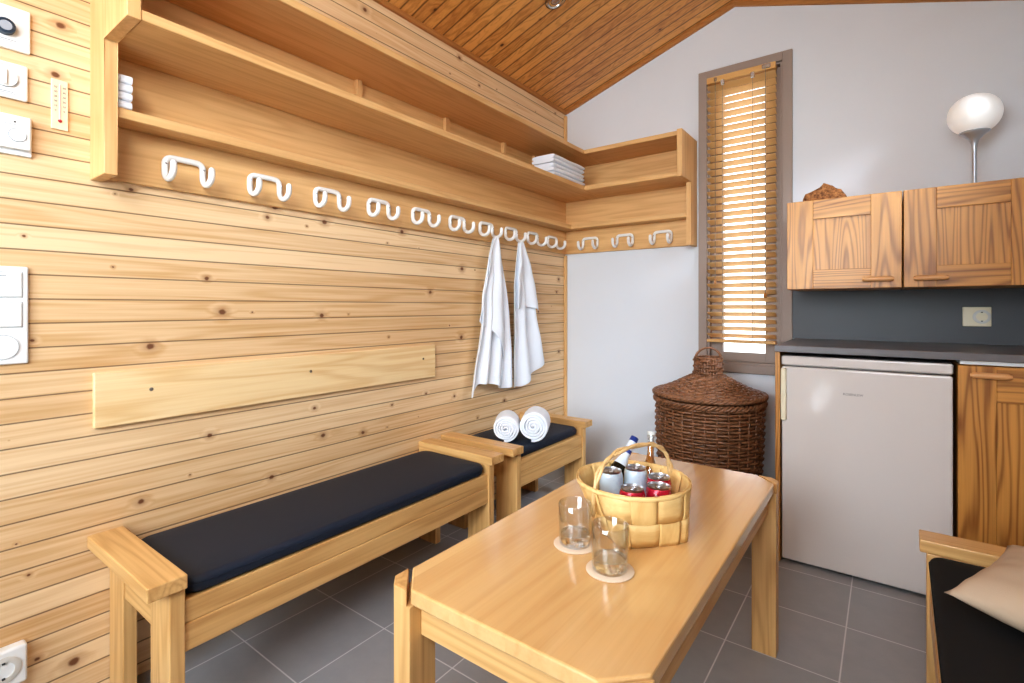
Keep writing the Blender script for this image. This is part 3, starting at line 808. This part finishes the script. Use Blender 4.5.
add_cyl(bm, (0, 0, .003), .205, .006, 40)
add_cyl(bm, (0, 0, .01), .196, .57, 30, r2=.226)
obj('body', bm, WICK, hm, True)
def braid(bm, R_, z, tr, amp, turns=44):
    for q in range(3):
        n = 180
        add_tube(bm, [((R_+amp*math.cos(turns*a+q*2.1))*math.cos(a), (R_+amp*math.cos(turns*a+q*2.1))*math.sin(a), z+amp*math.sin(turns*a+q*2.1)) for a in (2*PI*i/n for i in range(n))], tr, 5, closed=True)
bm = nb(); braid(bm, .247, .597, .007, .009, 22); obj('rim', bm, WICK, hm, True)
def lid_prof(s):
    # cone from rim r .262 z .63 to r .07 z .745, then neck up to z .81
    S1 = .225
    if s < S1:
        k = s/S1; return (.252-.188*k, .634+.088*k**1.25)
    return (.064-.004*math.sin((s-S1)*30), .722+(s-S1))
bm = nb(); weave(bm, (lid_prof, .300), 30, .0150, .0080, .0058)
for k in range(30):
    a = 2*PI*(k+.5)/30
    add_tube(bm, [((lid_prof(s)[0]+.001)*math.cos(a), (lid_prof(s)[0]-.001)*math.sin(a), lid_prof(s)[1]) for s in (0, .04, .08, .12, .16, .2, .225, .25, .30)], .0046, 5)
braid(bm, .253, .628, .007, .007, 22); 
rr_ = bmesh.ops.create_cone(bm, cap_ends=True, segments=32, radius1=.243, radius2=.050, depth=.078); bmesh.ops.transform(bm, matrix=Matrix.Translation((0, 0, .630+.039)), verts=rr_['verts'])
add_cyl(bm, (0, 0, .70), .052, .098, 24)
braid(bm, .060, .800, .004, .004, 9)
obj('lid', bm, WICK, hm, True)
bm = nb()
for o_ in (-.005, .005):
    add_tube(bm, [(.066*math.cos(PI*k/16)*.8-.053*math.cos(PI*k/16)*.0, (.066*math.cos(PI*k/16))*.5+o_, .79+.060*math.sin(PI*k/16)) for k in range(17)], .0052, 6)
ho = obj('handle', bm, WICK, hm, True)

# ------------------------------------------------------------------ kitchen corner
bm = nb(); add_box(bm, -.373, .5, 2.32, 2.9, .866, .893, .002); tag(obj('countertop', bm, COUNTER), 'grey laminate countertop above the small fridge', 'countertop')
bm = nb(); add_box(bm, -.384, .5, 2.889, 2.9, .893, 1.30, 0)
o = obj('splashback', bm, SPLASH); tag(o, 'dark grey splashback panel between countertop and upper cabinets', 'splashback')
bm = nb(); add_box(bm, -.373, -.355, 2.335, 2.895, 0, .866, .001)
o = obj('side_panel', bm, cab_w(2)); tag(o, 'narrow upright wooden end panel between fridge and wicker hamper', 'panel')
# fridge
fr = thing('fridge', 'low white fridge with one door under the grey countertop', 'fridge', (-.351, 2.34, 0))
bm = nb(); add_box(bm, .004, .534, .055, .54, .02, .845, .004); obj('cabinet', bm, FRIDGE, fr)
bm = nb(); add_box(bm, 0, .538, .0, .54, .812, .850, .007, 3); obj('top', bm, FRIDGE, fr)
bm = nb(); add_box(bm, .001, .537, .0, .052, .014, .806, .007, 3); dr = obj('door', bm, FRIDGE, fr)
bm = nb(); add_box(bm, -.001, .020, -.016, .010, .585, .800, .006, 3); obj('handle', bm, CREAM, dr)
text_mesh('nameplate', 'ROSENLEW', .0125, plain('logo_grey', srgb(120, 112, 112), .4), dr, Matrix.Translation((.246, -.0012, .712)) @ Matrix.Rotation(PI/2, 4, 'X'))
bm = nb()
for x in (.05, .49):
    for y in (.08, .48): add_cyl(bm, (x, y, 0), .016, .022, 12)
add_box(bm, .01, .53, .06, .09, .004, .03, 0)
obj_each('foot', bm, DARKM, fr)
# doors
def door_panel(w, h, stile, rail, parent, th=.020, hpos=None, hlen=.104, hz=.035):
    """local x 0..w, z 0..h, front at y=-th"""
    d = None
    bm = nb(); add_box(bm, stile-.002, w-stile+.002, -th+.008, -.004, rail-.002, h-rail+.002, 0); d = obj('door', bm, cab_w(2), parent)
    for x in (0, w-stile):
        bm = nb(); add_box(bm, x, x+stile, -th, 0, 0, h, .0015); obj('stile', bm, cab_w(2), d)
    for z in (0, h-rail):
        bm = nb(); add_box(bm, stile, w-stile, -th, 0, z, z+rail, .0015); obj('rail', bm, cab_w(0), d)
    bm = nb(); hx = hpos
    n = 14; pts = []; rr = []
    add_tube(bm, [(hx+.004, -th-.018, hz), (hx, -th-.018, hz)], .0068, 10) if False else None
    pts = [(hx+hlen*k/10, -th-.018, hz) for k in range(11)]; rr = [.006]+[.0105]*9+[.006]
    add_tube(bm, pts, rr, 12)
    for q in (.02, hlen-.02): add_tube(bm, [(hx+q, -th+.001, hz), (hx+q, -th-.016, hz)], .005, 8)
    obj('handle', bm, HANDLEW, d, True, angle=50)
    return d
def wall_cabinet(label, x, w, hpos):
    c = thing('wall_cabinet', label, 'cabinet', (x, 2.552, 1.128))
    bm = nb(); add_box(bm, 0, w, .001, .335, 0, .384, .001); obj('carcass', bm, cab_w(0), c)
    door_panel(w-.002, .384, .100, .082, c, hpos=hpos)
    return c
wall_cabinet('pine wall cabinet with a framed door, next to the window', -.357, .406, .275)
wall_cabinet('pine wall cabinet with a framed door, under the globe lamp', .053, .408, .030)
bc = thing('base_cabinet', 'pine base cabinet standing beside the white fridge under the countertop', 'cabinet', (.197, 2.355, 0))
bm = nb(); add_box(bm, .001, .302, .001, .52, .08, .849, .001); obj('carcass', bm, cab_w(2), bc)
bm = nb(); add_box(bm, .001, .302, .03, .52, .0, .08, 0); obj('plinth', bm, DARKM, bc)
bm = nb(); add_box(bm, .006, .302, -.018, .5, .852, .8655, .001); obj('top_strip', bm, WHITE, bc)
door_panel(.300, .765, .098, .12, bc, hpos=.030, hz=.735).location = (.001, 0, .083)

# lamp
lp = thing('table_lamp', 'white mushroom globe lamp on a slim pale stem on top of the wall cabinet', 'lamp', (.279, 2.71, 1.5125))
M_ = plain('lamp_satin_metal', srgb(190, 198, 208), .3, metal=.6)
bm = nb(); add_lathe(bm, [(0, 0), (.058, 0), (.06, .003), (.05, .007), (.018, .014), (.009, .03), (0, .03)], 36); obj('base', bm, M_, lp, True)
bm = nb(); add_lathe(bm, [(.009, .02), (.0075, .06), (.0075, .16), (.010, .185), (.018, .205), (.034, .222), (.048, .231), (.048, .234), (0, .234)], 32); obj('stem', bm, M_, lp, True)
t = NT('opal_glass'); t.bsdf(Base_Color=srgb(246, 246, 244), Roughness=.3, Emission_Color=(.97, .99, 1, 1), Emission_Strength=.16); OPAL = t.m  # faint emission added so the shade shows white instead of grey
bm = nb(); pr = []
for k in range(21):
    a = -PI/2+PI*k/20; pr.append((max(0, .084*abs(math.cos(a))**.9) if 0 < k < 20 else 0, .303+.078*math.sin(a)))
add_lathe(bm, pr, 40); obj('shade', bm, OPAL, lp, True)
# ornament: rough carved cabin shape
bm = nb()
OP = [(-.084, 0), (-.088, .028), (-.078, .050), (-.052, .060), (-.022, .074), (-.004, .088), (.012, .078), (.030, .074), (.042, .060), (.058, .056), (.066, .038), (.078, .030), (.086, .012), (.084, 0)]
MO = Matrix(((1, 0, 0, 0), (0, 0, 1, 0), (0, 1, 0, 0), (0, 0, 0, 1)))
rnd = random.Random(3)
for k, (sc_x, y0_, y1_) in enumerate(((1.0, -.010, .040), (.90, -.024, -.008), (.76, -.034, -.022), (.5, -.041, -.032))):
    add_prism(bm, [(x*sc_x+rnd.uniform(-.003, .003), max(0, z*sc_x+(rnd.uniform(-.005, .004) if z > 0 else 0))) for x, z in OP], y0_, y1_, MO, .002)
bt = NT('bark_brown'); tc, xyz, oi = bt.obj_xyz(); bn = bt.noise(tc, 70, 4, .7)
bb = bt.bsdf(Base_Color=bt.mix(bt.ramp(bn, .38, .62), srgb(96, 56, 30), srgb(186, 128, 76)), Roughness=.85); bt.put(bb.inputs['Normal'], bt.bump(bn, .8, .004)); bark = bt.m
o = obj('carved_ornament', bm, bark); o.location = (-.222, 2.655, 1.5135)
tag(o, 'small rough brown carved wooden ornament on the wall cabinet by the window', 'ornament')

# ceiling spot
ns = Vector((-SL, 0, 1)).normalized()
sp = thing('ceiling_spotlight', 'small round recessed metal spotlight in the sloped plank ceiling', 'spotlight', (-1.252, 2.030, zc(-1.252)))
sp.rotation_mode = 'QUATERNION'; sp.rotation_quaternion = (-ns).to_track_quat('Z', 'Y')
bm = nb(); add_lathe(bm, [(.045, -.001), (.046, .004), (.040, .008), (.034, .004), (.031, -.012)], 36); obj('bezel', bm, STEEL, sp, True, angle=60)
bm = nb(); add_lathe(bm, [(.046, -.001), (.050, .002), (.050, -.001)], 36); obj('rim', bm, DARKM, sp, True)
bm = nb(); add_lathe(bm, [(.031, -.012), (.024, .001), (.017, .003), (.0, .001)], 24); obj('reflector', bm, STEEL, sp, True)

# ------------------------------------------------------------------ towels
def folded(name, label, cat, L, W, H, loc, rotz=0, group=None, seed=0):
    """folded cloth slab: x 0..W (depth) y 0..L, front fold at x=W"""
    bm = nb(); n = 14; m = 8
    rnd = random.Random(seed)
    ring = []
    for j in range(n+1):
        y = L*j/n; row = []
        e = 1 if 0 < j < n else .86
        for k in range(20):
            a = 2*PI*k/20; ca, sa = math.cos(a), math.sin(a)
            px = math.copysign(abs(ca)**.35, ca)*W/2*(1 if e == 1 else .98); pz = math.copysign(abs(sa)**.7, sa)*H/2*e
            nn = noise.noise(Vector((px*18, y*9, seed*3.1+pz*20)))
            row.append(bm.verts.new((W/2+px+nn*.003, y+nn*.0015, H/2+pz+nn*.0018)))
        ring.append(row)
    for A, B in zip(ring, ring[1:]):
        for k in range(20): bm.faces.new((A[k], A[(k+1) % 20], B[(k+1) % 20], B[k]))
    bm.faces.new(ring[0][::-1]); bm.faces.new(ring[-1])
    o = obj(name, bm, TERRY, None, True, angle=60); o.location = loc; o.rotation_euler = (0, 0, rotz)
    tag(o, label, cat, group); return o
names = ['bottom', 'second from bottom', 'middle', 'second from top', 'top']
for k in range(5):
    folded('folded_towel', 'folded white towel on the corner shelf, %s of the stack of five' % names[k], 'towel', .34, .15, .0238,
           (XL+.125+.004*math.sin(k*2.3), 2.32+.004*math.cos(k*3.1), 1.7645+k*.0236), 0, 'folded towels on the corner shelf', seed=k+1)
nm4 = ['bottom', 'second from bottom', 'second from top', 'top']
for k in range(4):
    folded('folded_washcloth', 'small folded white cloth beside the shelf end panel, %s of four' % nm4[k], 'cloth', .034, .036, .0225,
           (XL+.066, .443, 1.5735+k*.0222), 0, 'folded cloths at the near shelf end', seed=k+11)
# rolled towels
def rolled(label, loc, rotz, R_=.061, L=.20, seed=0):
    bm = nb(); turns = 4.78; n = int(turns*26); pitch = (R_-.006)/turns
    m = 10; grid = []
    for i in range(n+1):
        th_ = 2*PI*i/26; r = .006+pitch*th_/(2*PI); row = []
        for j in range(m+1):
            x = L*(j/m-.5); q = 1-.05*(2*j/m-1)**4
            nn = noise.noise(Vector((th_*1.2, x*14, seed)))
            wob = .0022*noise.noise(Vector((r*90, th_, seed+5)))
            dx = .006*noise.noise(Vector((th_*.7, seed, 2))) if j in (0, m) else 0
            rr = r*q+nn*.0018+wob
            row.append(bm.verts.new((x+dx, rr*math.cos(th_), R_+rr*math.sin(th_)*.97)))
        grid.append(row)
    for A, B in zip(grid, grid[1:]):
        for j in range(m): bm.faces.new((A[j], B[j], B[j+1], A[j+1]))
    o = obj('rolled_towel', bm, TERRY, None, True, solid=pitch*.78); o.location = loc; o.rotation_euler = (0, 0, rotz)
    tag(o, label, 'towel'); return o
rolled('rolled white towel on the short bench, the slimmer one nearer its armrest', (-1.468, 1.932, .421), math.radians(124), R_=.062, L=.17, seed=1)
rolled('rolled white towel on the short bench, the fatter one of the pair', (-1.362, 2.018, .421), math.radians(118), R_=.071, L=.17, seed=4)

# hanging towels
def hang(name, label, rows):
    """rows: list of layers; each layer = dict(z0 top,z1 bottom fn,yl fn,yr fn,x base, seed)"""
    bm = nb()
    for Ld in rows:
        nu, nv = 44, 60; g = []
        for j in range(nv+1):
            v = j/nv; row = []
            for i in range(nu+1):
                u = i/nu
                yl, yr = Ld['yl'](v), Ld['yr'](v)
                y = yl+(yr-yl)*u
                zb = Ld['zb'](u); zt = Ld['zt']
                z = zt+(zb-zt)*v
                spread = min(1, v*2.2)
                fold = math.sin(u*Ld['k']*PI+Ld['ph']+v*1.5)*(.008+.022*v**.8)*(1-.3*v)
                x = Ld['x']+fold*min(1, .25+spread)+.008*noise.noise(Vector((u*3, v*4, Ld['ph'])))+Ld.get('bulge', 0)*math.sin(PI*v)
                row.append(bm.verts.new((x, y, z)))
            g.append(row)
        for A, B in zip(g, g[1:]):
            for i in range(nu): bm.faces.new((A[i], B[i], B[i+1], A[i+1]))
    o = obj(name, bm, TERRY, None, True, solid=.005, sub=1)
    return tag(o, label, 'towel')
def lerp(pts):
    def f(v):
        for (a, ya), (b, yb) in zip(pts, pts[1:]):
            if v <= b:
                t_ = (v-a)/(b-a); return ya+(yb-ya)*t_
        return pts[-1][1]
    return f
T1_ = hang('hanging_towel', 'white bath towel hanging from a wall hook, further from the corner, with long draped fold', [
    dict(zt=1.412, zb=lerp([(0, .60), (.12, .59), (.2, .66), (.55, .645), (.8, .61), (1, .615)]), yl=lerp([(0, 2.078), (.12, 2.04), (.38, 1.975), (.55, 1.975), (.8, 1.925), (1, 1.900)]), yr=lerp([(0, 2.112), (.15, 2.15), (.5, 2.205), (1, 2.235)]), x=-1.655, k=6.2, ph=.6),
    dict(zt=1.414, zb=lerp([(0, .98), (.35, .93), (1, .72)]), yl=lerp([(0, 2.080), (.2, 2.035), (1, 1.960)]), yr=lerp([(0, 2.110), (.3, 2.15), (1, 2.215)]), x=-1.638, k=2.6, ph=2.0)])
T1_.location.y = -.018
T2_ = hang('hanging_towel', 'white bath towel hanging from a wall hook, nearer the corner, with short folded flap', [
    dict(zt=1.412, zb=lerp([(0, .605), (.25, .60), (.5, .64), (1, .735)]), yl=lerp([(0, 2.310), (.3, 2.262), (.6, 2.262), (1, 2.265)]), yr=lerp([(0, 2.345), (.3, 2.43), (.55, 2.48), (1, 2.60)]), x=-1.655, k=4.4, ph=1.2),
    dict(zt=1.414, zb=lerp([(0, 1.035), (.6, 1.05), (1, 1.03)]), yl=lerp([(0, 2.312), (.5, 2.275), (1, 2.262)]), yr=lerp([(0, 2.343), (.5, 2.42), (1, 2.485)]), x=-1.640, k=2.4, ph=.2)])
T2_.location.y = -.026

# ------------------------------------------------------------------ outdoors, light, camera
W = bpy.data.worlds.new('World'); bpy.context.scene.world = W; W.use_nodes = True
nt = W.node_tree; bg = nt.nodes['Background']
tcw = nt.nodes.new('ShaderNodeTexCoord'); sx_ = nt.nodes.new('ShaderNodeSeparateXYZ'); rp = nt.nodes.new('ShaderNodeValToRGB')
nt.links.new(tcw.outputs['Generated'], sx_.inputs[0]); nt.links.new(sx_.outputs[2], rp.inputs[0])
rp.color_ramp.elements[0].position = .0; rp.color_ramp.elements[0].color = (.55, .58, .55, 1)
rp.color_ramp.elements[1].position = .12; rp.color_ramp.elements[1].color = (.86, .93, 1.0, 1)
nt.links.new(rp.outputs[0], bg.inputs[0]); bg.inputs[1].default_value = 5.0

def area(name, loc, target, sx, sy, e, col=(1, 1, 1), spread=180):
    l = bpy.data.lights.new(name, 'AREA'); l.shape = 'RECTANGLE'; l.size = sx; l.size_y = sy; l.energy = e; l.color = col; l.spread = math.radians(spread)
    o = bpy.data.objects.new(name, l); C.objects.link(o); o.location = loc
    o.rotation_euler = (Vector(target)-Vector(loc)).to_track_quat('-Z', 'Y').to_euler(); return o
area('daylight_front_window', (-.7, YF-.03, 1.43), (-1.3, 1.9, 1.05), 1.25, 1.2, 19, (.80, .92, 1.0), 115)
area('daylight_right_window', (1.5, 1.60, 2.75), (.25, 2.3, 1.75), 0.6, .6, 105, (.80, .90, 1.0))
area('added_wall_fill', (.05, -.7, 2.1), (-1.714, 1.5, 1.15), .9, .7, 15, (.93, .96, 1.0), 110)  # added fill behind the camera to brighten the plank wall, no real fixture

cam = bpy.data.cameras.new('camera'); co = bpy.data.objects.new('camera', cam); C.objects.link(co)
cam.sensor_width = 36; cam.lens = 505/1024*36; cam.shift_y = -(341.5-307)/1024; cam.clip_start = .02
co.location = (0, 0, 1.05); co.rotation_euler = (PI/2, 0, math.radians(36.6))
S = bpy.context.scene; S.camera = co
S.view_settings.view_transform = 'Standard'; S.view_settings.look = 'Medium High Contrast'; S.view_settings.exposure = .03; S.view_settings.gamma = 1
S.cycles.use_denoising = True; S.cycles.max_bounces = 10; S.cycles.diffuse_bounces = 5; S.cycles.transparent_max_bounces = 12
S.cycles.sample_clamp_indirect = 4; S.cycles.blur_glossy = 1.0
